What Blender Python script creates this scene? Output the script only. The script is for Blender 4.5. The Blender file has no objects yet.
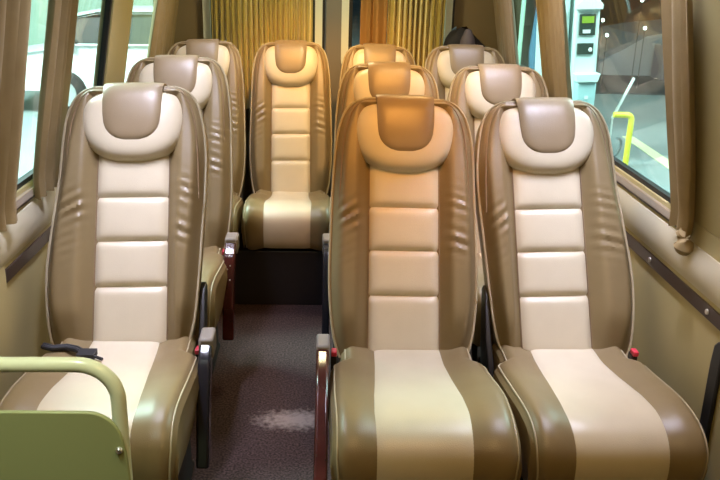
import bpy, math, random
from mathutils import Vector, Matrix
random.seed(7)
S = bpy.context.scene
COL = S.collection

# ------------------------------------------------------------------ camera
cam_d = bpy.data.cameras.new('camera')
cam_d.sensor_width = 36.0
cam_d.lens = 40.0
cam_d.clip_start = 0.05
cam_d.clip_end = 400
cam = bpy.data.objects.new('camera', cam_d)
COL.objects.link(cam)
FW = Vector((0.04931817, 0.94414776, -0.32581086)).normalized()
RT = Vector((0.99870347, -0.04249711, 0.02802447))
RT = (RT - FW * RT.dot(FW)).normalized()
UP = RT.cross(FW).normalized()
cam.matrix_world = Matrix(((RT.x, UP.x, -FW.x, 0), (RT.y, UP.y, -FW.y, 0), (RT.z, UP.z, -FW.z, 1.62), (0, 0, 0, 1)))
S.camera = cam

# ------------------------------------------------------------------ world, exposure
w = bpy.data.worlds.new('night_sky'); S.world = w; w.use_nodes = True
bg = w.node_tree.nodes['Background']
bg.inputs[0].default_value = (0.10, 0.13, 0.15, 1)
bg.inputs[1].default_value = 0.35
S.view_settings.view_transform = 'Standard'
S.view_settings.look = 'None'
S.view_settings.gamma = 1
S.view_settings.use_curve_mapping = False
S.view_settings.exposure = 0.08

# ------------------------------------------------------------------ lamps
WARM = (1.0, 0.64, 0.25)
COOL = (0.95, 0.95, 1.22)
def area(name, loc, size, size_y, power, color, target=None, spread=180):
    d = bpy.data.lights.new(name, 'AREA'); d.shape = 'RECTANGLE'
    d.size = size; d.size_y = size_y; d.energy = power; d.color = color
    d.spread = math.radians(spread)
    o = bpy.data.objects.new(name, d); o.location = loc
    if target is not None:
        o.rotation_euler = (Vector(target) - Vector(loc)).to_track_quat('-Z', 'Y').to_euler()
    COL.objects.link(o); return o
# white ceiling strips above the aisle
STRIPS = [(x_, y_) for y_ in (2.30, 3.20, 4.08) for x_ in (-.57, .82)]
for x_, y_ in STRIPS:
    area('ceiling_light_white', (x_, y_, 1.885), 0.06, 0.45, {2.30: 4.2, 3.20: 3.5, 4.08: 1.6}[y_], COOL, spread=75)
area('ceiling_light_white', (-0.62, 1.0, 1.885), 0.06, 0.45, 4, (.90, 1.0, .84), spread=76)  # extra strip added to brighten the rail and partition at the left
# warm dome lamps
area('dome_light_warm', (0.28, 0.9, 1.925), 0.25, 0.25, 8, WARM)
area('dome_light_warm', (0.45, 3.3, 1.925), 0.18, 0.18, 5, WARM)
area('dome_light_warm', (0.02, 4.05, 1.925), 0.18, 0.18, 8, (1.0, .84, .46))  # extra dome added to brighten the gold rear curtains
# warm spots added to tint the centre column and aisle seat headrests orange
SPOTS = [((0.26, 2.15, 1.90), (0.27, 2.62, 1.05)), ((0.28, 3.00, 1.90), (0.29, 3.52, 1.1)), ((0.29, 3.85, 1.90), (0.29, 4.42, 1.15)), ((-.16, 3.85, 1.90), (-.16, 4.42, 1.15))]
for p_, t_ in SPOTS:
    d = bpy.data.lights.new('added_warm_spot', 'SPOT'); d.energy = 34; d.color = (1.0, .42, .08); d.spot_size = math.radians(52); d.spot_blend = 1; d.shadow_soft_size = .03
    o = bpy.data.objects.new('added_warm_spot', d); o.location = p_; o.rotation_euler = (Vector(t_) - Vector(p_)).to_track_quat('-Z', 'Y').to_euler(); COL.objects.link(o)
# forecourt canopy lights outside
area('forecourt_light', (6.0, 7.0, 5.6), 3, 3, 1300, (0.80, 1.0, 0.99), target=(4.0, 9.0, -0.6))
area('forecourt_light', (-5.0, 7.0, 5.6), 3, 3, 3800, (0.84, 1.0, 0.97), target=(-3.8, 9.5, -0.6))

# ------------------------------------------------------------------ materials
def mat(name, color, rough=0.5, metal=0.0, noise=None, bump=None, coat=0, spec=0.5, emit=None, sheen=0):
    """noise=(scale, color2, lo, hi)   bump=(scale, strength, kind)"""
    m = bpy.data.materials.new(name); m.use_nodes = True
    nt = m.node_tree; b = nt.nodes['Principled BSDF']
    b.inputs['Base Color'].default_value = (*color, 1)
    b.inputs['Roughness'].default_value = rough
    b.inputs['Metallic'].default_value = metal
    b.inputs['Specular IOR Level'].default_value = spec
    if coat:
        b.inputs['Coat Weight'].default_value = coat; b.inputs['Coat Roughness'].default_value = 0.15
    if sheen: b.inputs['Sheen Weight'].default_value = sheen
    if emit:
        b.inputs['Emission Color'].default_value = (*emit[0], 1); b.inputs['Emission Strength'].default_value = emit[1]
    tc = nt.nodes.new('ShaderNodeTexCoord')
    if noise:
        n = nt.nodes.new('ShaderNodeTexNoise'); n.inputs['Scale'].default_value = noise[0]; n.inputs['Detail'].default_value = 5
        r = nt.nodes.new('ShaderNodeValToRGB')
        r.color_ramp.elements[0].position = noise[2]; r.color_ramp.elements[0].color = (*color, 1)
        r.color_ramp.elements[1].position = noise[3]; r.color_ramp.elements[1].color = (*noise[1], 1)
        nt.links.new(tc.outputs['Object'], n.inputs['Vector'])
        nt.links.new(n.outputs['Fac'], r.inputs['Fac']); nt.links.new(r.outputs['Color'], b.inputs['Base Color'])
    if bump:
        if bump[2] == 'voronoi':
            n2 = nt.nodes.new('ShaderNodeTexVoronoi'); out = 'Distance'
        else:
            n2 = nt.nodes.new('ShaderNodeTexNoise'); out = 'Fac'
        n2.inputs['Scale'].default_value = bump[0]
        bp = nt.nodes.new('ShaderNodeBump'); bp.inputs['Strength'].default_value = bump[1]; bp.inputs['Distance'].default_value = 0.002
        nt.links.new(tc.outputs['Object'], n2.inputs['Vector'])
        nt.links.new(n2.outputs[out], bp.inputs['Height']); nt.links.new(bp.outputs['Normal'], b.inputs['Normal'])
    return m

M = {}
M['brown'] = mat('taupe_leather', (0.25, 0.185, 0.090), 0.38, noise=(9, (0.225, 0.165, 0.08), .35, .7), bump=(420, .12, 'voronoi'), spec=.5)
M['cream'] = mat('cream_leather', (0.66, 0.585, 0.43), 0.34, noise=(7, (0.61, 0.54, 0.39), .35, .7), bump=(420, .12, 'voronoi'), spec=.5)
M['flap'] = mat('headrest_flap_leather', (0.275, 0.205, 0.12), 0.36, noise=(9, (0.25, 0.185, 0.105), .35, .7), bump=(420, .12, 'voronoi'))
M['piping'] = mat('tan_piping', (0.44, 0.38, 0.25), 0.4)
M['seam'] = mat('brown_seam', (0.24, 0.16, 0.09), 0.5)
M['black'] = mat('black_plastic', (0.018, 0.016, 0.017), 0.45)
M['gloss_black'] = mat('glossy_blue_black_plastic', (0.02, 0.02, 0.028), 0.22, coat=.3)
M['wine'] = mat('glossy_wine_red_wood_trim', (0.075, 0.014, 0.013), 0.2, noise=(14, (0.04, 0.008, 0.008), .3, .7), coat=.5)
M['grey_plastic'] = mat('grey_plastic', (0.27, 0.255, 0.225), 0.45)
M['red'] = mat('red_button', (0.62, 0.04, 0.07), 0.35)
M['frame'] = mat('black_seat_frame', (0.02, 0.018, 0.017), 0.5, metal=.3)
M['wall'] = mat('olive_cream_panel', (0.46, 0.395, 0.195), 0.5, noise=(3, (0.42, 0.36, 0.175), .3, .7), spec=.35)
M['ledge'] = mat('cream_ledge', (0.56, 0.52, 0.38), 0.42)
M['wallrear'] = mat('brown_rear_trim', (0.26, 0.20, 0.11), 0.6)
M['strip'] = mat('dark_brown_trim', (0.045, 0.028, 0.022), 0.35)
M['rubber'] = mat('window_rubber', (0.012, 0.013, 0.014), 0.5)
M['chrome'] = mat('chrome', (0.85, 0.85, 0.85), 0.35, metal=1)
M['curtain'] = mat('tan_curtain_fabric', (0.33, 0.25, 0.125), 0.75, noise=(12, (0.29, 0.215, 0.10), .35, .7), bump=(600, .2, 'noise'), sheen=.05, spec=.15)
M['curtain2'] = mat('grey_tan_curtain_fabric', (0.30, 0.235, 0.14), 0.75, bump=(600, .2, 'noise'), sheen=.3)
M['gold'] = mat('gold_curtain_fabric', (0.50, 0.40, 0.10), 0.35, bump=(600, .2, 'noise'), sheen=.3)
M['amber'] = mat('amber_curtain_fabric', (0.36, 0.20, 0.06), 0.6, bump=(600, .2, 'noise'))
M['palegreen'] = mat('pale_grey_green_frame', (0.76, 0.82, 0.74), 0.45)
M['pillar'] = mat('grey_pillar_plastic', (0.22, 0.21, 0.19), 0.5)
M['rail'] = mat('pale_green_enamel', (0.68, 0.74, 0.52), 0.3, coat=.3)
M['panel'] = mat('olive_green_panel', (0.30, 0.345, 0.155), 0.5)
M['ceiling'] = mat('ceiling_fabric', (0.55, 0.50, 0.40), 0.8)
M['belt'] = mat('black_webbing', (0.015, 0.015, 0.018), 0.6)
M['bag'] = mat('black_nylon', (0.014, 0.012, 0.014), 0.7)
M['pouch'] = mat('grey_nylon', (0.14, 0.12, 0.14), 0.6)
M['lamp'] = mat('lamp_diffuser', (0.8, 0.8, 0.8), 0.5, emit=((0.9, 1, 0.9), 1.5))
M['lampwarm'] = mat('warm_lamp_diffuser', (0.8, 0.7, 0.5), 0.5, emit=(WARM, 1.5))
M['white'] = mat('white_painted_metal', (0.82, 0.84, 0.83), 0.35)
M['kiosk'] = mat('pale_aqua_metal', (0.70, 0.84, 0.82), 0.4)
M['kioskbin'] = mat('light_blue_plastic', (0.40, 0.62, 0.66), 0.5)
M['screen'] = mat('dark_screen', (0.03, 0.05, 0.045), 0.2)
M['screenlit'] = mat('lit_display', (0.1, 0.2, 0.02), 0.4, emit=((0.42, 0.62, 0.05), .8))
M['yellow'] = mat('yellow_paint', (0.80, 0.72, 0.06), 0.4)
M['line'] = mat('road_paint', (0.75, 0.75, 0.45), 0.7)
M['ground'] = mat('concrete_ground', (0.30, 0.33, 0.33), 0.7, noise=(.6, (0.20, 0.235, 0.24), .3, .75))
M['asphalt'] = mat('dark_asphalt', (0.055, 0.055, 0.06), 0.7)
M['dkwall'] = mat('dark_grey_wall', (0.10, 0.10, 0.105), 0.8, noise=(.5, (0.06, 0.06, 0.065), .3, .7))
M['ramp'] = mat('grey_ramp_stand_in', (0.21, 0.20, 0.21), 0.8)
M['greenwall'] = mat('green_wall', (0.50, 0.62, 0.52), 0.6, noise=(1.5, (0.38, 0.52, 0.42), .3, .7))
M['carpaint'] = mat('white_car_paint', (0.80, 0.82, 0.82), 0.25, coat=.5)
M['carglass'] = mat('dark_car_glass', (0.028, 0.035, 0.038), 0.4, spec=.05)
M['tyre'] = mat('tyre_rubber', (0.015, 0.015, 0.015), 0.8)
M['bluecloth'] = mat('blue_banner', (0.10, 0.28, 0.46), 0.7)
M['greencol'] = mat('pale_green_column', (0.45, 0.72, 0.55), 0.6)
M['hose'] = mat('grey_hose', (0.18, 0.21, 0.22), 0.5)
M['street'] = mat('street_lamp_glow', (1, 1, 1), 0.5, emit=((0.9, 1, 0.95), 12))

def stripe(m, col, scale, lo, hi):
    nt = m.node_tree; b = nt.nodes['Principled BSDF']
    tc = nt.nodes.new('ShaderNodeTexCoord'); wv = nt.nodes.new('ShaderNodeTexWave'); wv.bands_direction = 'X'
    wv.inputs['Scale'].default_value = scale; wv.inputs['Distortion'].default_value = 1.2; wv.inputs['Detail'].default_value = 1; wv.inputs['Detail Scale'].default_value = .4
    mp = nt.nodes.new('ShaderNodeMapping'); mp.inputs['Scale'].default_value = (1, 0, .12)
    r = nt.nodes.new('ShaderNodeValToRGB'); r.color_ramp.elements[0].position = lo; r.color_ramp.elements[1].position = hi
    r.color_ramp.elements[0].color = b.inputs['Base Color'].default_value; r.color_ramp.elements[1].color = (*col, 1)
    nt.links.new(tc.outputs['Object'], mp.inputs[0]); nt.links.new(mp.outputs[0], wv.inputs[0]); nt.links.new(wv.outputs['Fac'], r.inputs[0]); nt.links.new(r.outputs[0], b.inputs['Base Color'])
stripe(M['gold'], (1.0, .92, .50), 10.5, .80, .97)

def floor_mat():
    m = bpy.data.materials.new('dark_red_speckled_carpet'); m.use_nodes = True
    nt = m.node_tree; b = nt.nodes['Principled BSDF']; b.inputs['Roughness'].default_value = .75
    b.inputs['Specular IOR Level'].default_value = .25
    tc = nt.nodes.new('ShaderNodeTexCoord')
    n = nt.nodes.new('ShaderNodeTexNoise'); n.inputs['Scale'].default_value = 130; n.inputs['Detail'].default_value = 3
    r = nt.nodes.new('ShaderNodeValToRGB')
    r.color_ramp.elements[0].position = .38; r.color_ramp.elements[0].color = (0.013, 0.006, 0.006, 1)
    r.color_ramp.elements[1].position = .66; r.color_ramp.elements[1].color = (0.074, 0.043, 0.041, 1)
    nt.links.new(tc.outputs['Object'], n.inputs['Vector']); nt.links.new(n.outputs['Fac'], r.inputs['Fac'])
    # paler uneven patch in the aisle
    mp = nt.nodes.new('ShaderNodeMapping'); mp.inputs['Location'].default_value = (0.08, -2.62, 0); mp.vector_type = 'POINT'
    n3 = nt.nodes.new('ShaderNodeTexNoise'); n3.inputs['Scale'].default_value = 55; n3.inputs['Detail'].default_value = 6
    mx0 = nt.nodes.new('ShaderNodeVectorMath'); mx0.operation = 'MULTIPLY'; mx0.inputs[1].default_value = (6.0, 13.0, 1)
    ln = nt.nodes.new('ShaderNodeVectorMath'); ln.operation = 'LENGTH'
    nt.links.new(tc.outputs['Object'], mp.inputs['Vector']); nt.links.new(mp.outputs['Vector'], mx0.inputs[0]); nt.links.new(mx0.outputs['Vector'], ln.inputs[0])
    ad = nt.nodes.new('ShaderNodeMath'); ad.operation = 'MULTIPLY_ADD'; ad.inputs[1].default_value = 1.6
    nt.links.new(tc.outputs['Object'], n3.inputs['Vector']); nt.links.new(n3.outputs['Fac'], ad.inputs[0]); nt.links.new(ln.outputs['Value'], ad.inputs[2])
    mr = nt.nodes.new('ShaderNodeMapRange'); mr.inputs[1].default_value = 1.9; mr.inputs[2].default_value = 1.1; mr.inputs[3].default_value = 0; mr.inputs[4].default_value = .55
    nt.links.new(ad.outputs[0], mr.inputs[0])
    mx = nt.nodes.new('ShaderNodeMix'); mx.data_type = 'RGBA'; mx.inputs[7].default_value = (0.42, 0.36, 0.33, 1)
    nt.links.new(mr.outputs[0], mx.inputs[0]); nt.links.new(r.outputs['Color'], mx.inputs[6]); nt.links.new(mx.outputs[2], b.inputs['Base Color'])
    bp = nt.nodes.new('ShaderNodeBump'); bp.inputs['Strength'].default_value = .3; bp.inputs['Distance'].default_value = .003
    nt.links.new(n.outputs['Fac'], bp.inputs['Height']); nt.links.new(bp.outputs['Normal'], b.inputs['Normal'])
    return m
M['floor'] = floor_mat()

def glass_mat():
    m = bpy.data.materials.new('window_glass'); m.use_nodes = True
    nt = m.node_tree; nt.nodes.remove(nt.nodes['Principled BSDF'])
    out = nt.nodes['Material Output']
    t = nt.nodes.new('ShaderNodeBsdfTransparent'); t.inputs[0].default_value = (0.82, 0.93, 0.90, 1)
    g = nt.nodes.new('ShaderNodeBsdfGlossy'); g.inputs['Roughness'].default_value = .02
    lw = nt.nodes.new('ShaderNodeLayerWeight'); lw.inputs[0].default_value = .5
    pw = nt.nodes.new('ShaderNodeMath'); pw.operation = 'POWER'; pw.inputs[1].default_value = 4.5
    f = nt.nodes.new('ShaderNodeMath'); f.operation = 'MULTIPLY_ADD'; f.inputs[1].default_value = .7; f.inputs[2].default_value = .025
    nt.links.new(lw.outputs['Facing'], pw.inputs[0]); nt.links.new(pw.outputs[0], f.inputs[0])
    mx = nt.nodes.new('ShaderNodeMixShader')
    nt.links.new(f.outputs[0], mx.inputs[0]); nt.links.new(t.outputs[0], mx.inputs[1]); nt.links.new(g.outputs[0], mx.inputs[2]); nt.links.new(mx.outputs[0], out.inputs[0])
    return m
M['glass'] = glass_mat()

# ------------------------------------------------------------------ mesh helpers
class MB:
    def __init__(s): s.v = []; s.f = []
    def add(s, vs, fs):
        k = len(s.v); s.v += [tuple(v) for v in vs]; s.f += [tuple(i + k for i in f) for f in fs]
    def grid(s, rows, closed=False):
        n = len(rows[0]); k = len(s.v)
        for r in rows: s.v += [tuple(p) for p in r]
        for i in range(len(rows) - 1):
            for j in range(n if closed else n - 1):
                j2 = (j + 1) % n
                s.f.append((k + i * n + j, k + i * n + j2, k + (i + 1) * n + j2, k + (i + 1) * n + j))
    def box(s, x0, x1, y0, y1, z0, z1):
        s.add([(x0, y0, z0), (x1, y0, z0), (x1, y1, z0), (x0, y1, z0), (x0, y0, z1), (x1, y0, z1), (x1, y1, z1), (x0, y1, z1)],
              [(0, 3, 2, 1), (4, 5, 6, 7), (0, 1, 5, 4), (1, 2, 6, 5), (2, 3, 7, 6), (3, 0, 4, 7)])
    def tube(s, pts, r, n=10, cap=True):
        pts = [Vector(p) for p in pts]; rows = []
        ref = Vector((0, 0, 1))
        t0 = (pts[1] - pts[0]).normalized()
        if abs(t0.dot(ref)) > .9: ref = Vector((1, 0, 0))
        a = t0.cross(ref).normalized()
        for i, p in enumerate(pts):
            t = (pts[min(i + 1, len(pts) - 1)] - pts[max(i - 1, 0)]).normalized()
            a = (a - t * a.dot(t)).normalized(); b = t.cross(a)
            rr = r[i] if isinstance(r, (list, tuple)) else r
            rows.append([p + a * rr * math.cos(q * 2 * math.pi / n) + b * rr * math.sin(q * 2 * math.pi / n) for q in range(n)])
        k = len(s.v); s.grid(rows, True)
        if cap:
            s.f.append(tuple(k + j for j in range(n))); s.f.append(tuple(k + (len(rows) - 1) * n + j for j in reversed(range(n))))
    def prism(s, poly, axis, a0, a1):
        """poly: 2-D points in the two other axes; extruded along axis from a0 to a1"""
        def P(p, a):
            if axis == 'y': return (p[0], a, p[1])
            if axis == 'x': return (a, p[0], p[1])
            return (p[0], p[1], a)
        n = len(poly); vs = [P(p, a0) for p in poly] + [P(p, a1) for p in poly]
        fs = [tuple(range(n)), tuple(reversed(range(n, 2 * n)))] + [(i, i + n, (i + 1) % n + n, (i + 1) % n) for i in range(n)]
        s.add(vs, fs)
    def disc_lathe(s, prof, cx, cy, n=20, axis='z', c3=0):
        rows = []
        for r, h in prof:
            row = []
            for q in range(n):
                c, d = r * math.cos(q * 2 * math.pi / n), r * math.sin(q * 2 * math.pi / n)
                row.append((cx + c, cy + d, c3 + h) if axis == 'z' else ((c3 + h, cx + c, cy + d) if axis == 'x' else (cx + c, c3 + h, cy + d)))
            rows.append(row)
        k = len(s.v); s.grid(rows, True)
        s.f.append(tuple(k + j for j in range(n))); s.f.append(tuple(k + (len(rows) - 1) * n + j for j in reversed(range(n))))
    def build(s, name, m, parent=None, smooth=True, bevel=0, loc=None, seg=2):
        me = bpy.data.meshes.new(name); me.from_pydata(s.v, [], s.f)
        import bmesh
        bm = bmesh.new(); bm.from_mesh(me); bmesh.ops.recalc_face_normals(bm, faces=bm.faces)
        bm.to_mesh(me); bm.free()
        me.materials.append(m)
        o = bpy.data.objects.new(name, me); COL.objects.link(o)
        if parent is not None: o.parent = parent
        if loc is not None: o.location = loc
        if smooth:
            for p in me.polygons: p.use_smooth = True
            me.set_sharp_from_angle(angle=math.radians(42))
        if bevel:
            b = o.modifiers.new('bevel', 'BEVEL'); b.width = bevel; b.segments = seg; b.limit_method = 'ANGLE'; b.angle_limit = math.radians(40)
            for p in me.polygons: p.use_smooth = True
        return o

def empty(name, label, cat, loc, group=None, rz=0):
    o = bpy.data.objects.new(name, None); COL.objects.link(o); o.location = loc; o.rotation_euler.z = rz
    o.empty_display_size = .1
    tag(o, label, cat, group); return o
def tag(o, label=None, cat=None, group=None, kind=None):
    if label: o['label'] = label
    if cat: o['category'] = cat
    if group: o['group'] = group
    if kind: o['kind'] = kind
    return o
def struct(o): o['kind'] = 'structure'; return o
def smoothstep(a, b, x):
    t = max(0, min(1, (x - a) / (b - a))); return t * t * (3 - 2 * t)
def interp(tab, x):
    if x <= tab[0][0]: return tab[0][1]
    for (a, p), (b, q) in zip(tab, tab[1:]):
        if x <= b: return p + (q - p) * (x - a) / (b - a)
    return tab[-1][1]
def spline(tab, x):
    """smooth (Catmull-Rom) table lookup"""
    n = len(tab)
    if x <= tab[0][0]: return tab[0][1]
    if x >= tab[-1][0]: return tab[-1][1]
    for i in range(n - 1):
        if x <= tab[i + 1][0]: break
    p1, p2 = tab[i], tab[i + 1]; p0 = tab[max(i - 1, 0)]; p3 = tab[min(i + 2, n - 1)]
    h = p2[0] - p1[0]; t = (x - p1[0]) / h
    m1 = (p2[1] - p0[1]) / (p2[0] - p0[0]) * h if p2[0] != p0[0] else 0
    m2 = (p3[1] - p1[1]) / (p3[0] - p1[0]) * h if p3[0] != p1[0] else 0
    return (2*t**3-3*t**2+1)*p1[1] + (t**3-2*t**2+t)*m1 + (-2*t**3+3*t**2)*p2[1] + (t**3-t**2)*m2

# ================================================================== THE VAN SHELL
Y0, Y1 = -1.5, 4.86
ZC = 1.95
mb = MB(); mb.box(-0.97, 1.15, Y0, Y1, -0.05, 0.0); struct(mb.build('floor', M['floor'], smooth=False))
mb = MB(); mb.box(-0.80, 0.96, Y0, Y1, ZC, ZC + .05); struct(mb.build('ceiling', M['ceiling'], smooth=False))

def XS(side, z):                                   # inner face of the side wall
    return {1: 1.10, -1: -0.93}[side] - side * .185 * max(0, z - .95)
def side_wall(side, name, openings):
    W = {1: 1.10, -1: -0.93}[side]; s = side
    def P(dx, z): return (W - s * dx, z)
    root = None
    # lower panel with the rounded ledge, one profile
    prof = [P(-.05, 0), P(0, 0), P(0, .70), P(.004, .70), P(.004, .742), P(.009, .762), P(.015, .785), P(.018, .82), P(.015, .85), P(.008, .868), P(.004, .885), P(.0, .93), P(-.05, .93)]
    mb = MB(); mb.prism(prof, 'y', Y0, Y1); root = struct(mb.build(name, M['wall'], bevel=.004))
    # pieces above the sill: pillars between the openings
    up = MB()
    ys = [Y0] + [v for o in openings for v in o] + [Y1]
    for a, b in zip(ys[0::2], ys[1::2]):
        up.prism([(XS(s, .93), .93), (XS(s, 1.62), 1.62), (XS(s, 1.62) + s * .05, 1.62), (XS(s, .93) + s * .05, .93)], 'y', a, b)
    o = up.build('window_pillar', M['wall'], root, bevel=.003)
    hd = MB(); x2 = XS(s, 1.62)
    hd.prism([(x2, 1.60), (x2 - s * .03, 1.72), (x2 - s * .09, 1.86), (x2 - s * .2, ZC + .02), (x2 + s * .06, ZC + .02), (x2 + s * .06, 1.60)], 'y', Y0, Y1)
    hd.build('roof_cove', M['ceiling'], root, bevel=.004)
    # cream ledge cover
    ld = MB(); ld.prism([P(.004, .750), P(.013, .768), P(.020, .79), P(.023, .82), P(.020, .85), P(.011, .874), P(.004, .874)], 'y', Y0, Y1)
    ld.build('ledge', M['ledge'], root, bevel=.002)
    return root
OPR = [(2.26, 3.60), (3.74, 4.66)]
OPL = [(2.20, 3.375), (3.73, 4.66)]
side_wall(1, 'wall_right', OPR)
side_wall(-1, 'wall_left', OPL)
mb = MB(); mb.box(-0.97, 1.15, Y0 - .05, Y0, -.05, ZC + .05); struct(mb.build('wall_front', M['pillar'], smooth=False))

wn = 0
for side, ops in ((1, OPR), (-1, OPL)):
    for a, b in ops:
        wn += 1; s = side
        za, zb = .93, 1.62
        def fr(y0, y1, z0, z1, mbx, d0=.008, d1=.03):
            xa0, xa1 = XS(s, z0), XS(s, z1)
            mbx.prism([(xa0 + s * d0, z0), (xa1 + s * d0, z1), (xa1 + s * d1, z1), (xa0 + s * d1, z0)], 'y', y0, y1)
        g = MB(); fr(a, b, za, zb, g, .022, .027)
        root = struct(g.build('window_%d' % wn, M['glass'], smooth=False))
        f = MB(); fr(a, b, za - .012, za + .016, f); fr(a, b, zb - .02, zb, f)
        fr(a, a + .02, za, zb, f); fr(b - .02, b, za, zb, f)
        f.build('window_rubber', M['rubber'], root, smooth=False)

# dark trim rails along both walls, with screws
tn = 0
for side, y0, y1 in ((1, 1.55, Y1), (-1, 2.23, Y1)):
    tn += 1
    W = {1: 1.10, -1: -0.93}[side]; s = side
    mb = MB(); mb.box(min(W, W - s * .008), max(W, W - s * .008), y0, y1, .700, .742)
    r = struct(mb.build('trim_%d' % tn, M['strip'], bevel=.002))
    for y in ([2.02, 2.44, 2.95] if s == 1 else [2.64, 3.1]):
        k = MB(); k.disc_lathe([(.001, .0), (.009, .0), (.008, .004), (.001, .006)], 0, 0, 12, 'x')
        o = k.build('screw', M['chrome'], r, loc=(W - s * .009, y, .722)); o.rotation_euler.z = math.pi if s == 1 else 0
# curtain rail grooves under the glass
for side, y0, y1 in ((1, 2.20, Y1), (-1, 2.15, Y1)):
    tn += 1; s = side; W = {1: 1.10, -1: -0.93}[side]
    mb = MB(); mb.box(min(W, W - s * .012), max(W, W - s * .012), y0, y1, .886, .892)
    r = struct(mb.build('trim_%d' % tn, M['strip'], smooth=False))
    mb = MB(); mb.box(min(W, W - s * .014), max(W, W - s * .014), y0, y1, .893, .917)
    mb.build('rail', M['curtain2'], r, bevel=.002)
# dark upright edge on the right wall near the front
tn += 1
mb = MB(); mb.prism([(1.895, 0), (1.945, 0), (1.955, .60), (1.950, .655), (1.93, .675), (1.90, .675)], 'x', 1.088, 1.10)
struct(mb.build('trim_%d' % tn, M['rubber'], bevel=.006))
# left wall cover panel in front of the dark rail
tn += 1
mb = MB(); mb.prism([(1.6, 0), (2.225, 0), (2.225, .88), (1.6, .88)], 'x', -.93, -.919)
struct(mb.build('trim_%d' % tn, M['wall'], bevel=.004))

# rear wall with two windows, pillar, frames
YR = 4.80
mb = MB()
mb.box(-0.97, 1.15, YR, Y1, -.05, 1.03); mb.box(-.97, 1.15, YR, Y1, 1.66, ZC + .03)
mb.box(-.97, -.66, YR, Y1, 1.03, 1.66); mb.box(.735, 1.15, YR, Y1, 1.03, 1.66); 
wr = struct(mb.build('wall_rear', M['wallrear'], smooth=False))
mb = MB(); mb.box(.012, .125, YR - .03, Y1, .3, 1.70); mb.build('center_pillar', M['pillar'], wr, bevel=.01)
def rring(mb, x0, x1, z0, z1, r, w, d, y):
    """rounded rectangular ring in the XZ plane"""
    def loop(x0, x1, z0, z1, r, yy):
        out = []
        for cx, cz, a0 in ((x1 - r, z1 - r, 0), (x0 + r, z1 - r, 90), (x0 + r, z0 + r, 180), (x1 - r, z0 + r, 270)):
            for q in range(7):
                a = math.radians(a0 + q * 15); out.append((cx + r * math.cos(a), yy, cz + r * math.sin(a)))
        return out
    o, i = (x0, x1, z0, z1, r), (x0 + w, x1 - w, z0 + w, z1 - w, max(r - w, .005))
    L = [loop(*o, y + d), loop(*o, y), loop(*i, y), loop(*i, y + d), loop(*o, y + d)]
    mb.grid(L, True)
for (x0, x1) in ((-.685, -.005), (.105, .745)):
    wn += 1
    g = MB(); g.box(x0 + .02, x1 - .02, YR + .02, YR + .026, 1.03, 1.66)
    r = struct(g.build('window_%d' % wn, M['glass'], smooth=False))
    f = MB(); rring(f, x0, x1, 1.02, 1.68, .07, .042, .05, YR - .045); f.build('window_frame', M['palegreen'], r)
    f = MB(); rring(f, x0 + .043, x1 - .043, 1.063, 1.637, .05, .02, .04, YR - .03); f.build('window_rubber', M['rubber'], r)
tn += 1
mb = MB(); mb.box(.742, .752, YR - .06, YR, 1.0, 1.7); struct(mb.build('trim_%d' % tn, M['rubber'], smooth=False))
tn += 1
mb = MB(); mb.box(-.004, .010, YR - .05, YR, 1.0, 1.7); struct(mb.build('trim_%d' % tn, M['rubber'], smooth=False))

# ================================================================== CURTAINS
def curtain(name, path, z0, z1, npl, depth, m, label, group, gather=None, cat='curtain', seed=0, thick=.004, profile='sin', topx=None):
    """path(t) -> (x, y) on the wall at height z: path(t, z); normal(t) pleat direction"""
    rnd = random.Random(seed)
    ph = [rnd.uniform(-.5, .5) for _ in range(npl + 1)]; am = [rnd.uniform(.6, 1.15) for _ in range(npl + 1)]
    nu = npl * 12; nz = 26; rows_f = []; rows_b = []
    for i in range(nz + 1):
        z = z0 + (z1 - z0) * i / nz
        rf = []; rb = []
        for j in range(nu + 1):
            t = j / nu; k = min(int(t * npl), npl)
            tt = t * npl + .18 * math.sin(t * 9 + seed) + .05 * math.sin(z * 7 + k)
            a = interp([(q, am[q]) for q in range(npl + 1)], t * npl)
            c = math.cos(tt * 2 * math.pi)
            if profile == 'sharp': c = abs(math.cos(tt * math.pi)) * 2 - 1
            d = depth * a * c
            g = 1 if gather is None else gather(z)
            p, nrm = path(t, z, g)
            rf.append(p + nrm * d); rb.append(p + nrm * (d - thick))
        rows_f.append(rf); rows_b.append(rb)
    mb = MB()
    mb.grid(rows_f); mb.grid(rows_b)
    n = nu + 1; k0 = 0; k1 = n * (nz + 1)
    for i in range(nz):
        for e in (0, nu): mb.f.append((k0 + i * n + e, k0 + (i + 1) * n + e, k1 + (i + 1) * n + e, k1 + i * n + e))
    for j in range(nu):
        for i in (0, nz): mb.f.append((k0 + i * n + j, k0 + i * n + j + 1, k1 + i * n + j + 1, k1 + i * n + j))
    o = mb.build(name, m); tag(o, label, cat, group); return o
def side_path(side, ya, yb, off=.03, lean=0):
    def f(t, z, g):
        yc = (ya + yb) / 2; y = yc + (ya + (yb - ya) * t - yc) * g + lean * (z - 1.5)
        return Vector((XS(side, z) - side * off, y, z)), Vector((-side, 0, -.185)).normalized()
    return f
GS = 'tan side window curtains'
curtain('side_curtain', side_path(1, 2.12, 2.285, .034), .90, 1.64, 3, .017, M['curtain'], 'tan curtain bunched at the front edge of the large right window, knotted at its foot', GS, seed=3,
        gather=lambda z: 1 if z > 1.2 else .72 + .28 * smoothstep(.9, 1.2, z))
curtain('side_curtain', side_path(1, 3.31, 3.73, .034), .885, 1.64, 6, .015, M['curtain'], 'wide tan curtain between the two right windows, behind the right front seat', GS, seed=4)
curtain('side_curtain', side_path(1, 4.27, 4.72, .034), .885, 1.64, 6, .014, M['curtain2'], 'grey tan curtain in the rear right corner beside the dark bag', GS, seed=5)
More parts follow.
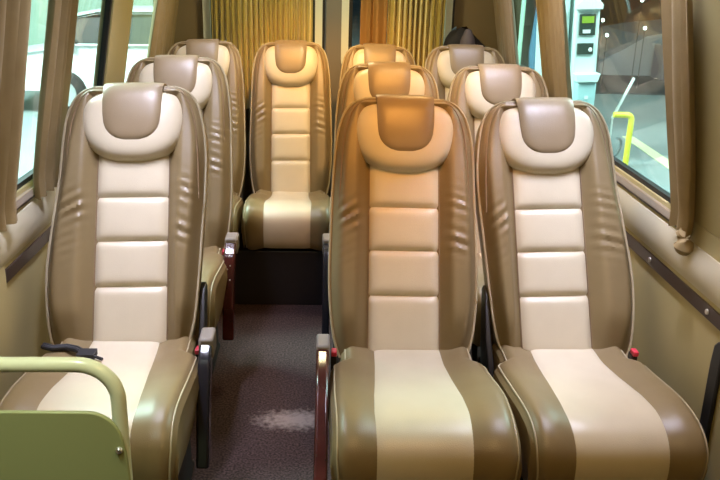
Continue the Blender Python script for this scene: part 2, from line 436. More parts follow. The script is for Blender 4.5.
curtain('side_curtain', side_path(-1, 1.98, 2.27, .034), .885, 1.64, 3, .016, M['curtain'], 'narrow tan curtain at the far left edge, front end of the left window', GS, seed=6)
curtain('side_curtain', side_path(-1, 2.48, 2.71, .034), .885, 1.64, 4, .016, M['curtain'], 'tan curtain splitting the left window, showing the white car on both sides', GS, seed=7)
curtain('side_curtain', side_path(-1, 4.08, 4.72, .034), .885, 1.64, 7, .014, M['curtain'], 'tan curtain in the rear left corner behind the rearmost left seat', GS, seed=8)
def rear_path(xa, xb, y):
    def f(t, z, g):
        return Vector((xa + (xb - xa) * t, y, z)), Vector((0, -1, 0))
    return f
GR = 'gold pleated rear window curtains'
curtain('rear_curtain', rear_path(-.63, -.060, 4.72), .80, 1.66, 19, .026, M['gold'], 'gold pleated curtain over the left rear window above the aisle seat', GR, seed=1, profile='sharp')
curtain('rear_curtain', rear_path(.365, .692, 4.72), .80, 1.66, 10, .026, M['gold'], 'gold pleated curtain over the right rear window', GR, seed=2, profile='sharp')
curtain('rear_curtain', rear_path(.21, .362, 4.70), .80, 1.66, 3, .016, M['amber'], 'bunched amber brown curtain at the inner edge of the right rear window', 'amber curtain', seed=9)
# curtain knot at foot of front right curtain
mb = MB()
pts = [(XS(1, .9) - .036, 2.175 + .008 * math.sin(i), .905 - i * .008) for i in range(8)]
mb.tube(pts, [.018, .022, .016, .017, .026, .03, .026, .01], 14)
tag(mb.build('curtain_tie', M['curtain']), 'knotted tan tie at the foot of the front right curtain', 'curtain tie')

# ================================================================== SEATS
A = 0.4957; ZB = 0.47; HW0 = .1175
sa, ca = math.sin(A), math.cos(A)
def BP(u, s, n):                                  # backrest plane -> local coordinates about the hinge
    return (u, s * sa - n * ca, s * ca + n * sa)
OUT = [(-.04, .205), (0, .222), (.06, .236), (.15, .246), (.25, .250), (.38, .248), (.5, .245), (.60, .241), (.67, .235), (.72, .227), (.765, .214), (.798, .195), (.820, .168), (.832, .135)]
def hw(s): return spline(OUT, s)
STOP = .832
def bolster(u, s):
    a = abs(u); w_ = hw(s)
    up_ = max(smoothstep(.112, .165, a), smoothstep(.785, .815, s))
    tp = smoothstep(.50, .75, s)
    crest = .040 * smoothstep(-.05, .12, s) * (1 - .25 * tp)
    n = -.008 + (crest + .008) * up_
    e = min(w_ - a, (STOP + .012 - s) * 1.2)
    n -= (crest * (1 - .55 * tp) + .022 - .010 * tp) * (1 - smoothstep(0, .05, e)) ** 1.6
    # groove beside the outer roll, near the shoulders
    n -= .006 * smoothstep(.40, .6, s) * math.exp(-((e - .027) / .005) ** 2)
    # creases in the leather of the side bolsters
    k = smoothstep(.125, .16, a) * smoothstep(.012, .04, e)
    env = math.exp(-((s - .40) / .10) ** 2)
    sl = .55 if u < 0 else .30
    n += k * env * .0065 * math.sin((s + a * sl) * 2 * math.pi / .034 + 1.2 * math.sin(s * 23 + u * 4)) * (.6 + .4 * math.sin(s * 37 + u * 11))
    return n
def make_backrest(parent):
    mb = MB(); NU, NS = 64, 100
    rows = []
    for i in range(NS + 1):
        q = i / NS; s = -.04 + (STOP + .04) * (1 - (1 - q) ** 1.25)
        w_ = hw(s); rows.append([(w_ * t, s) for t in [math.sin((j / NU * 2 - 1) * math.pi / 2 * .92) / math.sin(math.pi / 2 * .92) for j in range(NU + 1)]])
    mb.grid([[BP(u, s, bolster(u, s)) for u, s in r] for r in rows])
    # rim: perimeter loop swept to the back
    n = NU + 1
    per = [(0, j) for j in range(n)] + [(i, NU) for i in range(1, NS + 1)] + [(NS, j) for j in range(NU - 1, -1, -1)] + [(i, 0) for i in range(NS - 1, 0, -1)]
    loops = []
    for dn, sc in ((0, 1), (-.012, 1.003), (-.05, 1.0), (-.085, .975), (-.10, .93), (-.108, .80), (-.112, .4)):
        L = []
        for i, j in per:
            u, s = rows[i][j]; b0 = bolster(u, s)
            cs = .38
            L.append(BP(u * sc, cs + (s - cs) * (1 + (sc - 1) * .7), b0 + dn if dn > -.03 else -.02 + dn))
        loops.append(L)
    k = len(mb.v); mb.grid(loops, True)
    m_ = len(per); k2 = k + (len(loops) - 1) * m_
    mb.f.append(tuple(k2 + j for j in range(m_)))
    back = mb.build('backrest', M['brown'], parent, loc=(0, 0, ZB))
    # cream centre panel, four padded sections
    seams = [-.03, .170, .317, .461, .615]
    mb = MB(); rows = []
    for i in range(len(seams) - 1):
        a, b = seams[i], seams[i + 1]
        for q in range(15):
            if i and q == 0: continue
            t = q / 14; s = a + (b - a) * t
            e = min(t, 1 - t) * (b - a)
            pad = .014 * (1 - math.exp(-e / .008)) - .006
            r = []
            for j in range(25):
                tu = j / 24 * 2 - 1; u = HW0 * tu
                side = .012 * (1 - abs(tu) ** 10)
                r.append(BP(u, s, pad * (.4 + .6 * (1 - abs(tu) ** 8)) + side - .012 + .004))
            rows.append(r)
    mb.grid(rows); mb.build('center_panel', M['cream'], back)
    # seam lines beside the panel
    for sg in (-1, 1):
        mb = MB(); mb.tube([BP(sg * (HW0 + .001), s / 60 * .60, .001) for s in range(0, 61)], .0018, 6)
        mb.build('seam', M['seam'], back)
    # headrest cushion, a rounded pad set into the shell
    HO = [(.576, .0), (.5765, .030), (.580, .060), (.588, .088), (.601, .115), (.622, .140), (.650, .160), (.69, .173), (.73, .1755), (.762, .168), (.786, .154), (.804, .136), (.816, .110), (.821, .08), (.823, .04), (.824, 0)]
    LH = [0]
    for a, b in zip(HO, HO[1:]): LH.append(LH[-1] + math.dist(a, b))
    half = []
    for i in range(41):
        l = LH[-1] * i / 40
        half.append((spline(list(zip(LH, [p[1] for p in HO])), l), spline(list(zip(LH, [p[0] for p in HO])), l)))
    loop = half + [(-u, s) for u, s in half[-2:0:-1]]
    mb = MB(); rings = []
    for kk in (1.0, .985, .965, .94, .91, .87, .82, .75, .66, .55, .42, .28, .14, .02):
        h = .040 * (1 - kk ** 9) ** .55 + .003 + (.010 * (1 - kk ** 2))
        rings.append([BP(u * kk, .70 + (s - .70) * kk, h - .014 * smoothstep(.76, .83, .70 + (s - .70) * kk)) for u, s in loop])
    mb.grid(rings, True)
    head = mb.build('headrest', M['cream'], back)
    # brown flap draped over the headrest
    prof = [(.65, -.133), (.74, -.133), (.822, -.118), (.843, -.085), (.851, -.045), (.850, -.008), (.842, .022), (.824, .042), (.787, .056), (.735, .061), (.68, .060), (.650, .056), (.634, .047)]
    wid = [(0, .098), (.5, .099), (.60, .099), (.74, .0975), (.82, .0955), (.88, .0915), (.92, .084), (.95, .073), (.975, .056), (.99, .038), (1, .015)]
    L = [0]
    for a, b in zip(prof, prof[1:]): L.append(L[-1] + math.dist(a, b))
    ts = [(l / L[-1], p) for l, p in zip(L, prof)]
    mb = MB(); rows = []; rb = []
    for i in range(71):
        t = i / 70
        s = spline([(a, p[0]) for a, p in ts], t); n_ = spline([(a, p[1]) for a, p in ts], t); w_ = interp(wid, t)
        r = []; r2 = []
        for j in range(29):
            q = math.sin((j / 28 * 2 - 1) * math.pi / 2)
            fall = .010 * abs(q) ** 6 if t > .5 else 0
            sgn = 1 if t > .45 else -1
            r.append(BP(w_ * q, s, n_ - fall)); r2.append(BP(w_ * q * .98, s - (.006 if .25 < t < .6 else 0), n_ - fall - .006 * sgn))
        rows.append(r); rb.append(r2)
    mb.grid(rows); k1 = len(mb.v); mb.grid(rb)
    n = 29
    for i in range(70):
        for e in (0, 28): mb.f.append((i * n + e, (i + 1) * n + e, k1 + (i + 1) * n + e, k1 + i * n + e))
    for j in range(28):
        for i in (0, 70): mb.f.append((i * n + j, i * n + j + 1, k1 + i * n + j + 1, k1 + i * n + j))
    mb.build('headrest_flap', M['flap'], back)
    # piping round the edge and a second line inside it
    mb = MB()
    def edge(inset, nn, s0, s1, N=90):
        out = []
        for sg in (-1, 1):
            seg_ = []
            for i in range(N + 1):
                s = s0 + (s1 - s0) * (1 - (1 - i / N) ** 1.6)
                u = sg * (hw(s) - inset); seg_.append(BP(u, s, (bolster(u, s)) + nn))
            out.append(seg_)
        return out
    a, b = edge(.0015, .002, -.03, STOP)
    mb.tube(a + b[::-1], .0042, 8); mb.build('piping', M['piping'], back)
    mb = MB(); a, b = edge(.027, .0035, .45, STOP - .022)
    mb.tube([Vector(p) - Vector((0, -ca, sa)) * .006 * (1 - smoothstep(.45, .58, p[2] / ca)) for p in a + b[::-1]], .0022, 6); mb.build('inner_seam', M['seam'], back)
    return back

# cushion: path from under the backrest to the lower front edge: (y, z above ZB)
CP = [(.08, -.012), (.0, -.004), (-.08, -.006), (-.18, .004), (-.28, .018), (-.38, .030), (-.46, .030), (-.515, .016), (-.550, -.012), (-.565, -.048), (-.566, -.09), (-.556, -.14), (-.54, -.165)]
CL = [0]
for a, b in zip(CP, CP[1:]): CL.append(CL[-1] + math.dist(a, b))
def cpath(t):
    l = t * CL[-1]
    return spline(list(zip(CL, [p[0] for p in CP])), l), spline(list(zip(CL, [p[1] for p in CP])), l)
def cw(y, z):                                      # cushion half width
    if z < -.03 and y < -.45: return .244 - .08 * max(0, -z - .03)
    return .214 + (.250 - .214) * smoothstep(.075, .115, -y) - .006 * smoothstep(.3, .52, -y)
def strip_w(y): return interp([(-.55, .131), (-.44, .134), (-.34, .129), (-.22, .120), (-.1, .113), (0, .110), (.1, .110)], y)
def ctop(u, y, w_):
    a = abs(u); e = w_ - a
    n = .016 * smoothstep(.11, .19, a) - .055 * (1 - smoothstep(-.02, .05, e)) ** 2
    return n
def make_cushion(parent):
    mb = MB(); rows = []; N = 80; NU = 56
    nr = []
    for i in range(N + 1):
        t = i / N; y, z = cpath(t); y2, z2 = cpath(min(1, t + .004)); y1, z1 = cpath(max(0, t - .004))
        ty, tz = y2 - y1, z2 - z1; L = math.hypot(ty, tz) or 1
        ny, nz = tz / L, -ty / L                  # outward normal (up on top, forward at front)
        w_ = cw(y, z); r = []
        for j in range(NU + 1):
            q = math.sin((j / NU * 2 - 1) * math.pi / 2 * .94) / math.sin(math.pi / 2 * .94)
            u = w_ * q; d = ctop(u, y, w_)
            r.append((u, y + ny * d, z + nz * d))
        rows.append(r)
    mb.grid(rows)
    # sides
    for sg, j in ((-1, 0), (1, NU)):
        top = [r[j] for r in rows]
        mid = [(p[0] + sg * .006, p[1] * .995, min(p[2] - .02, p[2] * .5 - .05)) for p in top]
        bot = [(p[0] - sg * .012, p[1] * .985, -.165) for p in top]
        mb.grid([top, mid, bot])
    # underside
    mb.grid([[(-.20, .08, -.165), (.20, .08, -.165)], [(-.235, -.12, -.165), (.235, -.12, -.165)], [(-.23, -.50, -.165), (.23, -.50, -.165)]])
    c = mb.build('seat_cushion', M['brown'], parent, loc=(0, 0, ZB))
    mb = MB(); rows = []
    for i in range(N + 1):
        t = i / N * .995; y, z = cpath(t); y2, z2 = cpath(min(1, t + .004)); y1, z1 = cpath(max(0, t - .004))
        ty, tz = y2 - y1, z2 - z1; L = math.hypot(ty, tz) or 1
        ny, nz = tz / L, -ty / L; w_ = strip_w(y); r = []
        for j in range(25):
            q = j / 24 * 2 - 1; u = w_ * q
            d = .0075 * (1 - abs(q) ** 10) - .0015 + ctop(u, y, .3) * 1.0
            r.append((u, y + ny * d, z + nz * d))
        rows.append(r)
    mb.grid(rows); mb.build('cushion_panel', M['cream'], c)
    for sg in (-1, 1):
        mb = MB(); pts = []
        for i in range(4, N + 1):
            y, z = cpath(i / N); w_ = cw(y, z) - .012
            t = i / N; y2, z2 = cpath(min(1, t + .004)); y1, z1 = cpath(max(0, t - .004)); ty, tz = y2 - y1, z2 - z1; L = math.hypot(ty, tz) or 1
            d = ctop(w_, y, cw(y, z)) + .001
            pts.append((sg * w_, y + tz / L * d, z - ty / L * d))
        mb.tube(pts, .003, 6)
        mb.build('piping', M['piping'], c)
    return c
def make_base(parent, high=False):
    mb = MB()
    zb = .0
    mb.box(-.20, .20, -.44, .02, .255, .310)
    b = mb.build('seat_frame', M['frame'], parent, bevel=.008)
    for x in (-.17, .17):
        mb = MB(); mb.prism([(-.40, 0), (.03, 0), (.03, .02), (-.02, .04), (-.05, .26), (-.33, .26), (-.36, .04), (-.40, .02)], 'x', x - .015, x + .015)
        mb.build('leg', M['frame'], parent, bevel=.004)
    for x in (-.222, .222):
        mb = MB(); mb.prism([(-.03, .30), (.07, .30), (.12, .42), (.17, .60), (.15, .62), (.11, .60), (.05, .47), (-.02, .40)], 'x', x - .010 - .0, x + .010)
        mb.build('hinge_bracket', M['black'], parent, bevel=.004)
def make_buckle(parent, side):
    mb = MB(); x = side * .229
    mb.box(x - .010, x + .010, -.085, -.050, .42, .478)
    b = mb.build('belt_buckle', M['black'], parent, bevel=.004)
    mb = MB(); mb.box(x - .009, x + .009, -.092, -.060, .476, .492)
    tag(mb.build('release_button', M['red'], b, bevel=.003), 'red release button')
def arm(parent, path, m, x0, x1, dots=False, capz=.0, label=None):
    """aisle armrest: flat curved paddle going forward and down beside the cushion"""
    mb = MB(); n = 30
    pts = path
    T = [0]
    for a, b in zip(pts, pts[1:]): T.append(T[-1] + math.dist(a, b))
    P = [(spline(list(zip(T, [p[0] for p in pts])), T[-1] * i / n), spline(list(zip(T, [p[1] for p in pts])), T[-1] * i / n)) for i in range(n + 1)]
    top = []; bot = []
    for i, p in enumerate(P):
        a, b = P[max(i - 1, 0)], P[min(i + 1, n)]
        ty, tz = b[0] - a[0], b[1] - a[1]; L = math.hypot(ty, tz); ny, nz = tz / L, -ty / L
        h = .030 if i not in (0, n) else .02
        top.append((p[0], p[1])); bot.append((p[0] - ny * 2 * h, p[1] - nz * 2 * h))
    mb.prism(top + bot[::-1], 'x', x0, x1)
    o = mb.build('armrest', m, parent, bevel=.008, seg=3)
    if label: o['label'] = label
    mb = MB(); y, z = pts[0]
    mb.box(x0 - .002, x1 + .004, y - .015, y + .075, z - .06, z + .010)
    mb.build('pivot_cap', M['grey_plastic'], o, bevel=.008)
    if dots:
        for k, (dx, q) in enumerate(((.0, 6), (.006, 9), (-.006, 10), (.006, 13))):
            mb = MB(); y, z = P[q]
            mb.disc_lathe([(.0005, .002), (.0026, .0015), (.0026, -.003), (.0005, -.003)], 0, 0, 8, 'z')
            d = mb.build('button', M['white'], o, loc=((x0 + x1) / 2 + dx, y - .002, z + .002))
    return o

def make_seat():
    root = bpy.data.objects.new('passenger_seat', None); COL.objects.link(root); root.empty_display_size = .1
    make_cushion(root); make_backrest(root); make_base(root)
    return root
def copy_tree(o, parent=None):
    c = o.copy(); COL.objects.link(c); c.parent = parent
    for ch in list(o.children): copy_tree(ch, c)
    return c
proto = make_seat()
GP = 'two-tone leather passenger seats'
SEATS = [  # x, y, z offset, yaw, lean, label
 ('C', 0, .270, 2.299, -.010, -.008, .004, 'front row leather seat right of the aisle, orange-lit headrest flap and wine red armrest'),
 ('L', 0, -.596, 2.307, .010, .016, -.020, 'front row leather seat left of the aisle, behind the pale green rail'),
 ('R', 0, .772, 2.309, -.010, .012, -.023, 'cream and taupe leather seat in the front row beside the right wall and window'),
 ('C', 1, .289, 3.199, -.004, -.002, .002, 'orange-lit leather seat in the middle row, directly behind the front centre seat'),
 ('L', 1, -.615, 3.195, .005, .005, -.020, 'leather seat with pale headrest flap in the middle row on the left side'),
 ('R', 1, .782, 3.197, -.001, -.002, -.002, 'leather seat in the middle row on the right, beside the second right window'),
 ('C', 2, .294, 4.078, -.007, -.006, .017, 'rearmost orange-lit seat right of the pillar, in front of the amber curtain'),
 ('L', 2, -.620, 4.076, -.004, .007, -.030, 'rearmost leather seat in the left rear corner beside the gold curtain'),
 ('R', 2, .781, 4.082, .000, 0, 0, 'rearmost leather seat in the right rear corner, in front of the dark bag'),
 ('A', 2, -.162, 4.116, -.002, 0, -.017, 'whole leather seat at the end of the aisle, under the gold curtain'),
]
ST = {}
for i, (c, r, x, y, dz, yaw, lean, lab) in enumerate(SEATS):
    o = proto if i == 0 else copy_tree(proto)
    o.location = (x, y, dz + .010 if False else max(dz, -.0) * 0); o.rotation_euler.z = yaw
    for ch in o.children:
        if ch.name.startswith('backrest'):
            ch.location.z = ZB + dz; ch.rotation_euler.y = lean / ca
        if ch.name.startswith('seat_cushion'): ch.location.z = ZB + dz
    if r == 2:
        for ch in o.children:
            if ch.name.startswith(('seat_cushion', 'seat_frame', 'leg')): ch.scale.y = .8
    tag(o, lab, 'seat', GP)
    o.scale.x = .882 if c == 'A' or (r == 2 and c in 'LC') else (.955 if r == 1 else .975)
    ST[(c, r)] = o
for k in (('C', 0), ('L', 0), ('R', 0), ('L', 1), ('C', 1)):
    make_buckle(ST[k], 1 if k[0] in 'LR' else -1)
def reshape(o, f):
    me = o.data.copy(); o.data = me
    for v in me.vertices: v.co = f(v.co)
for k, sh in (('L', -.032), ('R', .034)):          # the outer front seats splay towards the windows at hip height
    bk = [c for c in ST[(k, 0)].children if c.name.startswith('backrest')][0]
    def f(v, sh=sh):
        s = v.z * ca + v.y * sa
        return Vector((v.x + sh * smoothstep(.12, .22, abs(v.x)) * (1 - smoothstep(.15, .68, s)), v.y, v.z))
    for q in [bk] + [c for c in bk.children if c.name.startswith('piping')]: reshape(q, f)
for k, dx in (('L', -.010), ('C', .010), ('R', .014)):
    ch = [c for c in ST[(k, 0)].children if c.name.startswith('seat_cushion')][0]
    ch.location.x = dx
    if k in 'CR':
        for q in [ch] + [c for c in ch.children if c.name.startswith('piping')]:
            sg, am = (1, .014) if k == 'C' else (-1, .0)
            reshape(q, lambda v: Vector((v.x + sg * am * smoothstep(.15, .24, v.x * sg) * smoothstep(.10, .35, -v.y), v.y, v.z)))
arm(ST[('C', 0)], [(-.10, .515), (-.25, .495), (-.42, .42), (-.58, .33)], M['wine'], -.284, -.246, label='wine red glossy armrest')
arm(ST[('L', 0)], [(-.10, .53), (-.16, .485), (-.23, .35), (-.28, .195)], M['gloss_black'], .238, .277, label='blue black glossy armrest')
arm(ST[('L', 1)], [(-.08, .538), (-.16, .49), (-.23, .35), (-.28, .18)], M['wine'], .236, .284, dots=True, label='wine red armrest with small white buttons')
arm(ST[('C', 1)], [(-.08, .538), (-.16, .49), (-.23, .35), (-.28, .18)], M['gloss_black'], -.292, -.262)

# dark riser box under the rear bench row
mb = MB(); mb.box(-.88, 1.05, 3.685, 3.70, 0.0, .285); 
tag(mb.build('riser_panel', M['black'], bevel=.004), 'black panel closing the space under the rear row of seats', 'panel')
# black seat belt lying on the left front cushion
mb = MB()
pts = [(-.835, 2.22, .50), (-.80, 2.20, .502), (-.765, 2.215, .499), (-.73, 2.20, .500), (-.70, 2.175, .498)]
for dy in (0, .012): mb.tube([(p[0], p[1] + dy, p[2]) for p in pts], .008, 8)
mb.box(-.715, -.665, 2.15, 2.195, .490, .508)
mb.tube([(-.67, 2.165, .498), (-.64, 2.15, .495)], .005, 8)
tag(mb.build('seat_belt', M['belt']), 'black seat belt and buckle lying on the left front cushion', 'seat belt')

# ================================================================== FOREGROUND RAIL AND PANEL
YF = 1.45
rt = empty('partition_rail', 'pale green partition with round tube rail in the bottom left corner', 'partition', (-.60, YF, 0))
def L_(x): return x + .60
mb = MB()
pts = [(L_(-.925), 0, .848), (L_(-.75), 0, .848), (L_(-.52), 0, .849)]
cx, cz, R_ = -.484, .771, .078
for q in range(0, 13):
    a = math.radians(90 - q * 7.5); pts.append((L_(cx + R_ * math.cos(a)), 0, cz + R_ * math.sin(a)))
pts += [(L_(-.405), 0, .60), (L_(-.403), 0, .3), (L_(-.403), 0, .0)]
mb.tube(pts, .0155, 20); mb.build('tube_rail', M['rail'], rt)
mb = MB()
poly = [(L_(-.925), .05), (L_(-.388), .05), (L_(-.388), .60), (L_(-.392), .66)]
for q in range(9):
    a = math.radians(10 + q * 10); poly.append((L_(-.465 + .068 * math.cos(a)), .680 + .075 * math.sin(a)))
poly += [(L_(-.925), .758)]
mb.prism(poly, 'y', -.026, -.016); mb.build('panel', M['panel'], rt, bevel=.003)
mb = MB(); mb.disc_lathe([(.001, -.006), (.005, -.005), (.008, 0), (.008, .002)], 0, 0, 14, 'y')
mb.build('screw', M['chrome'], rt, loc=(L_(-.405), -.028, .668))

# ================================================================== REAR SHELF AND BAG
mb = MB(); mb.box(.74, .94, 4.63, 4.79, 1.015, 1.035)
mb.box(.745, .76, 4.64, 4.78, .0, 1.02); mb.box(.92, .935, 4.64, 4.78, 0, 1.02)
tag(mb.build('luggage_stand', M['black'], bevel=.003), 'low black luggage stand behind the right rear seat', 'stand')
bagr = empty('shoulder_bag', 'black bag with a grey pointed pouch behind the right rear seat', 'bag', (.86, 4.70, 1.041))
bagr.scale = (1.12, 1, .96)
mb = MB(); rows = []
for i in range(15):
    t = i / 14; z = .26 * t; k = math.sin(math.pi * (.12 + .80 * t)) ** .6
    row = []
    for q in range(24):
        a = q * 2 * math.pi / 24
        c, s_ = math.cos(a), math.sin(a)
        row.append((.135 * k * math.copysign(abs(c) ** .6, c) - .03 * t, .07 * k * math.copysign(abs(s_) ** .6, s_), z - .10 * t * max(0, c) + .008 * math.sin(5 * a + 6 * t)))
    rows.append(row)
k0 = len(mb.v); mb.grid(rows, True); mb.f.append(tuple(range(24))); mb.f.append(tuple(14 * 24 + j for j in reversed(range(24))))
mb.build('bag_body', M['bag'], bagr)
mb = MB(); mb.disc_lathe([(.045, .06), (.046, .12), (.036, .20), (.016, .255), (.003, .262)], -.035, -.065, 16)
mb.build('pouch', M['pouch'], bagr)

# ================================================================== CEILING LAMP HOUSINGS
for x, y, lab in ((-.57, 2.30, 'white strip lamp on the ceiling above the front left seat'), (.82, 2.30, 'white strip lamp on the ceiling above the front right seat'), (-.57, 3.20, 'white strip lamp on the ceiling above the middle left seat'), (.82, 3.20, 'white strip lamp on the ceiling above the middle right seat'), (-.57, 4.08, 'white strip lamp on the ceiling above the rear left seat'), (.82, 4.08, 'white strip lamp on the ceiling above the rear right seat'), (-.62, 1.0, 'white strip lamp added on the ceiling to brighten the pale green partition')):
    e = empty('strip_lamp', lab, 'lamp', (x, y, 1.89), 'ceiling strip lamps')
    mb = MB(); mb.box(-.05, .05, -.27, .27, .0, .06); mb.build('lamp_housing', M['lamp'], e, bevel=.004)
for x, y, lab in ((.28, .9, 'round warm lamp on the ceiling over the front step'), (.45, 3.3, 'round warm lamp on the ceiling over the middle row'), (.02, 4.05, 'round warm lamp added on the ceiling to brighten the rear curtains')):
    mb = MB(); mb.disc_lathe([(.14, 1.95), (.14, 1.935), (.12, 1.93)], 0, 0, 28)
    tag(mb.build('dome_lamp', M['lampwarm'], loc=(x, y, 0)), lab, 'lamp', 'round dome lamps')

for (p_, t_), lab in zip(SPOTS, ('added warm spot lamp over the front centre seat', 'added warm spot lamp over the middle centre seat', 'added warm spot lamp over the rear centre seat', 'added warm spot lamp over the seat at the end of the aisle')):
    e = empty('added_spot_lamp', lab, 'lamp', (p_[0], p_[1], 1.95), 'added ceiling spot lamps')
    mb = MB(); mb.disc_lathe([(.045, 0), (.045, -.008), (.032, -.03), (.028, -.03), (.03, -.012), (.004, -.010)], 0, 0, 24); mb.build('lamp_housing', M['pillar'], e)
# ================================================================== OUTSIDE
GZ = -.60
mb = MB(); mb.box(-45, 45, -20, 70, GZ - .1, GZ); struct(mb.build('ground', M['ground'], smooth=False))
# pump kiosk right
k = empty('fuel_pump', 'pale aqua fuel dispenser with two small screens outside the right window', 'fuel pump', (3.17, 9.7, GZ))
k.rotation_euler.y = math.radians(-3)
mb = MB(); mb.box(-.18, .18, -.2, .2, 0, .12); mb.box(-.145, .145, -.17, .17, .12, 2.6); mb.build('pump_body', M['kiosk'], k, bevel=.03, seg=3)
mb = MB(); mb.box(-.50, -.19, -.1, .25, 0, 3.4); mb.build('column', M['kiosk'], k, bevel=.03)
mb = MB(); mb.prism([(-.16, 1.80), (.16, 1.80), (.16, 1.86), (.09, 1.92), (-.09, 1.92), (-.16, 1.86)], 'y', -.215, -.16); mb.build('top_band', M['white'], k, bevel=.01)
mb = MB(); mb.box(-.10, .09, -.19, -.165, 1.51, 1.75); f = mb.build('display', M['screen'], k, bevel=.004)
mb = MB(); mb.box(-.075, .065, -.197, -.188, 1.65, 1.725); mb.build('readout', M['screenlit'], f)
mb = MB(); mb.box(-.06, .03, -.197, -.188, 1.535, 1.575); mb.build('keypad', M['white'], f)
mb = MB(); mb.box(-.11, .08, -.19, -.165, 1.29, 1.42); f = mb.build('display', M['screen'], k, bevel=.004)
mb = MB(); mb.disc_lathe([(.02, -.012), (.025, 0)], 0, 0, 12, 'y'); mb.build('dial', M['white'], f, loc=(.045, -.19, 1.345))
mb = MB(); mb.prism([(-.15, 1.08), (.15, 1.08), (.12, .98), (-.12, .98)], 'y', -.32, -.17); mb.build('tray', M['kiosk'], k, bevel=.01)
mb = MB(); mb.prism([(-.12, .97), (.12, .97), (.10, .50), (-.10, .50)], 'y', -.29, -.17); f = mb.build('bin', M['kioskbin'], k, bevel=.02)
for z in (.62, .70, .78):
    mb = MB(); mb.box(-.02, .02, -.30, -.288, z, z + .04); mb.build('mark', M['white'], f)
# yellow guard
mb = MB(); bx, by = 3.67, 9.30
pts = [(bx, by, GZ)] + [(bx, by, GZ + .2 * i) for i in range(1, 3)]
top = .56
for q in range(7):
    a = math.radians(q * 15); pts.append((bx - .06 + .06 * math.cos(a), by, GZ + top + .06 * math.sin(a)))
pts += [(bx - .22, by, GZ + top + .06)]
mb.tube(pts, .035, 14); tag(mb.build('guard_pipe', M['yellow']), 'bent yellow guard pipe standing on the forecourt', 'bollard')
mb = MB(); mb.tube([(3.545, 9.6, GZ + .52), (3.77, 9.65, GZ + 1.01)], .018, 10)
mb.tube([(3.55, 9.6, GZ), (3.55, 9.6, GZ + .54)], .012, 8)
tag(mb.build('barrier_pole', M['white']), 'thin white slanted pole behind the yellow guard pipe', 'pole')
mb = MB()
mb.tube([(3.45 + .07 * math.sin(i * .6), 9.1 + .05 * i * .3, GZ + .38 - .36 * min(1, i / 9) + (.04 * math.sin(i)) * (i < 9)) for i in range(14)], .018, 8)
tag(mb.build('pump_hose', M['hose']), 'grey hose looping down beside the yellow guard pipe', 'hose')
mb = MB(); mb.prism([(4.28, 11.1), (4.44, 11.1), (4.30, 8.6), (4.12, 8.6)], 'z', GZ, GZ + .006)
tag(mb.build('road_line', M['line'], smooth=False), 'pale yellow painted line on the forecourt ground', 'road marking')
# dark asphalt lot right
mb = MB(); mb.box(4.9, 44, 15.2, 33.9, GZ, GZ + .02); struct(mb.build('ground', M['asphalt'], smooth=False))
mb = MB(); mb.box(2, 34, 34, 34.5, GZ, 9); tag(mb.build('building_wall', M['dkwall'], smooth=False), 'dark building wall far beyond the forecourt', 'building')
mb = MB(); mb.prism([(6.0, GZ), (12, GZ), (12, .9), (7.7, .38), (7.2, .29), (6.7, -.02), (6.1, -.32)], 'y', 18, 21)  # made-up ramp in place of a dark shape like a van hood reflection
tag(mb.build('ramp_stand_in', M['ramp'], smooth=False), 'made-up sloping grey ramp wall behind the forecourt', 'ramp')
mb = MB(); mb.box(7.35, 8.1, 17.3, 17.9, GZ, .14); tag(mb.build('utility_box', M['pouch'], bevel=.03), 'pale grey box standing before the ramp wall', 'box')
for i, (x, z, lab) in enumerate(((5.472, .72, 'upper left lamp glowing in the dark beyond the fuel pump'), (5.588, .438, 'lower left lamp glowing in the dark beyond the fuel pump'), (6.33, .59, 'dim lamp in the dark to the right, beyond the ramp edge'), (6.354, 1.1, 'lamp at the very top edge of the right window'))):
    e = empty('lamp_post', lab, 'lamp', (x, 16 + .4 * (i > 2), GZ), 'low forecourt lamps')
    mb = MB(); mb.tube([(0, 0, 0), (0, 0, z - GZ - .03)], .008, 8); mb.build('pole', M['black'], e)
    mb = MB(); mb.disc_lathe([(.008, -.035), (.026, -.02), (.033, 0), (.022, .02), (.004, .03)], 0, 0, 12, c3=z - GZ); mb.build('bulb', M['street'], e)
# seen through the second right window
mb = MB(); mb.box(2.42, 2.70, 11.0, 11.3, GZ, 4.0); tag(mb.build('support_column', M['greencol'], bevel=.02), 'pale green canopy column beyond the second right window', 'column')
mb = MB(); mb.prism([(2.96, .5), (3.0, .05), (3.14, 0), (3.2, .6), (3.14, 1.2), (3.06, 1.5), (3.0, 1.1)], 'y', 11.6, 11.66)
mb.box(3.06, 3.09, 11.66, 11.70, GZ, 1.9)
tag(mb.build('banner', M['bluecloth'], bevel=.01), 'blue cloth banner on a pole beyond the second right window', 'banner')

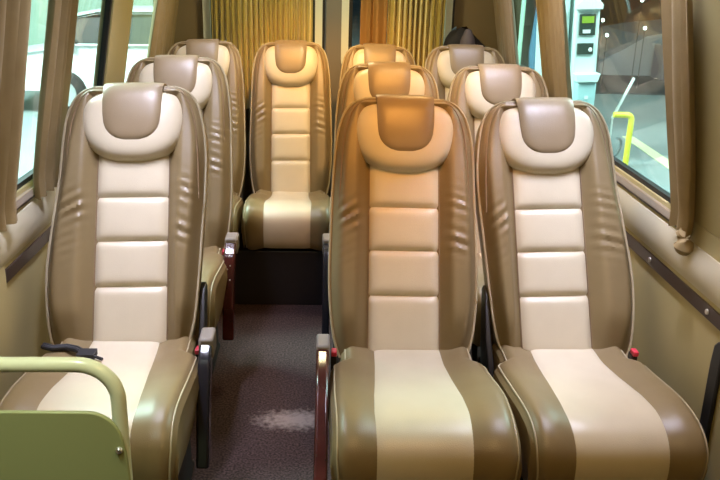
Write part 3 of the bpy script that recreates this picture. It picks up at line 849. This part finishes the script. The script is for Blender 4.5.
# white car on the left
car = empty('parked_car', 'white parked car with dark windows outside the left windows', 'car', (-2.62, 12.7, GZ), rz=math.radians(-90))
def car_body():
    mb = MB()
    # side profile (y along length, z), front towards -y
    prof = [(-2.2, .35), (-2.25, .62), (-2.15, .82), (-1.1, .98), (-.9, 1.02), (1.9, 1.06), (2.15, .98), (2.2, .5), (2.15, .35)]
    xs = [(-.86, .97), (-.88, 1), (-.88, 1), (.88, 1), (.88, 1), (.86, .97)]
    rows = []
    for x, k_ in ((-.84, .94), (-.89, .985), (-.90, 1.0), (.90, 1.0), (.89, .985), (.84, .94)):
        rows.append([(x, y * (k_ if abs(y) > 1 else 1), .35 + (z - .35) * (1.0 if abs(x) > .895 else (1.0 if abs(x) > .88 else 1.03))) for y, z in prof])
    mb.grid(rows, False)
    n = len(prof); m_ = len(rows)
    mb.f.append(tuple(range(n))); mb.f.append(tuple((m_ - 1) * n + j for j in reversed(range(n))))
    mb.f.append(tuple(v for v in [i * n for i in range(m_)] + [i * n + n - 1 for i in reversed(range(m_))]))
    return mb
car_body().build('car_body', M['carpaint'], car, bevel=.03)
mb = MB()
lo = [(-.84, -1.30, 1.0), (.84, -1.30, 1.0), (.84, 1.95, 1.03), (-.84, 1.95, 1.03)]
hi = [(-.66, -.93, 1.40), (.66, -.93, 1.40), (.66, 1.55, 1.47), (-.66, 1.55, 1.47)]
mb.add(lo + hi, [(0, 1, 5, 4), (1, 2, 6, 5), (2, 3, 7, 6), (3, 0, 4, 7), (4, 5, 6, 7), (0, 3, 2, 1)])
mb.build('cabin_glass', M['carglass'], car, bevel=.03)
mb = MB(); rows = []
for x in (-.69, -.62, -.3, .3, .62, .69):
    zz = 1.46 + .05 * (1 - (x / .69) ** 2)
    rows.append([(x, -.99, zz - .07), (x, -.60, zz + .01), (x, .6, zz + .04), (x, 1.3, zz + .02), (x, 1.6, zz - .01)])
mb.grid(rows)
mb.grid([[(p[0], p[1], p[2] - .03) for p in r] for r in rows])
for ps in ([(.66, -.95, 1.40), (.84, -1.30, 1.0)], [(-.66, -.95, 1.40), (-.84, -1.30, 1.0)], [(.67, .55, 1.47), (.86, .6, 1.02)], [(-.67, .55, 1.47), (-.86, .6, 1.02)], [(.66, 1.55, 1.47), (.84, 1.93, 1.03)], [(-.66, 1.55, 1.47), (-.84, 1.93, 1.03)]):
    mb.tube(ps, .035, 8)
mb.build('roof', M['carpaint'], car)
for x in (-.82, .82):
    for y in (-1.12, 1.4):
        mb = MB(); mb.disc_lathe([(.20, -.10), (.31, -.10), (.33, -.07), (.33, .07), (.31, .10), (.20, .10)], y, .33, 24, 'x', x)
        wv = mb.build('wheel', M['tyre'], car)
        mb = MB(); mb.disc_lathe([(.05, -.115), (.19, -.105), (.20, -.09), (.20, .09), (.19, .105), (.05, .115)], y, .33, 16, 'x', x)
        mb.build('wheel_rim', M['chrome'], wv)
    mb = MB(); mb.box(min(x * 1.05, x * 1.22), max(x * 1.05, x * 1.22), -1.0, -.9, 1.0, 1.12); mb.build('side_mirror', M['carpaint'], car, bevel=.02)
mb = MB(); mb.box(-16, -2.2, 17.5, 18, GZ, 7); tag(mb.build('green_building', M['greenwall'], smooth=False), 'green lit wall behind the white car', 'building')
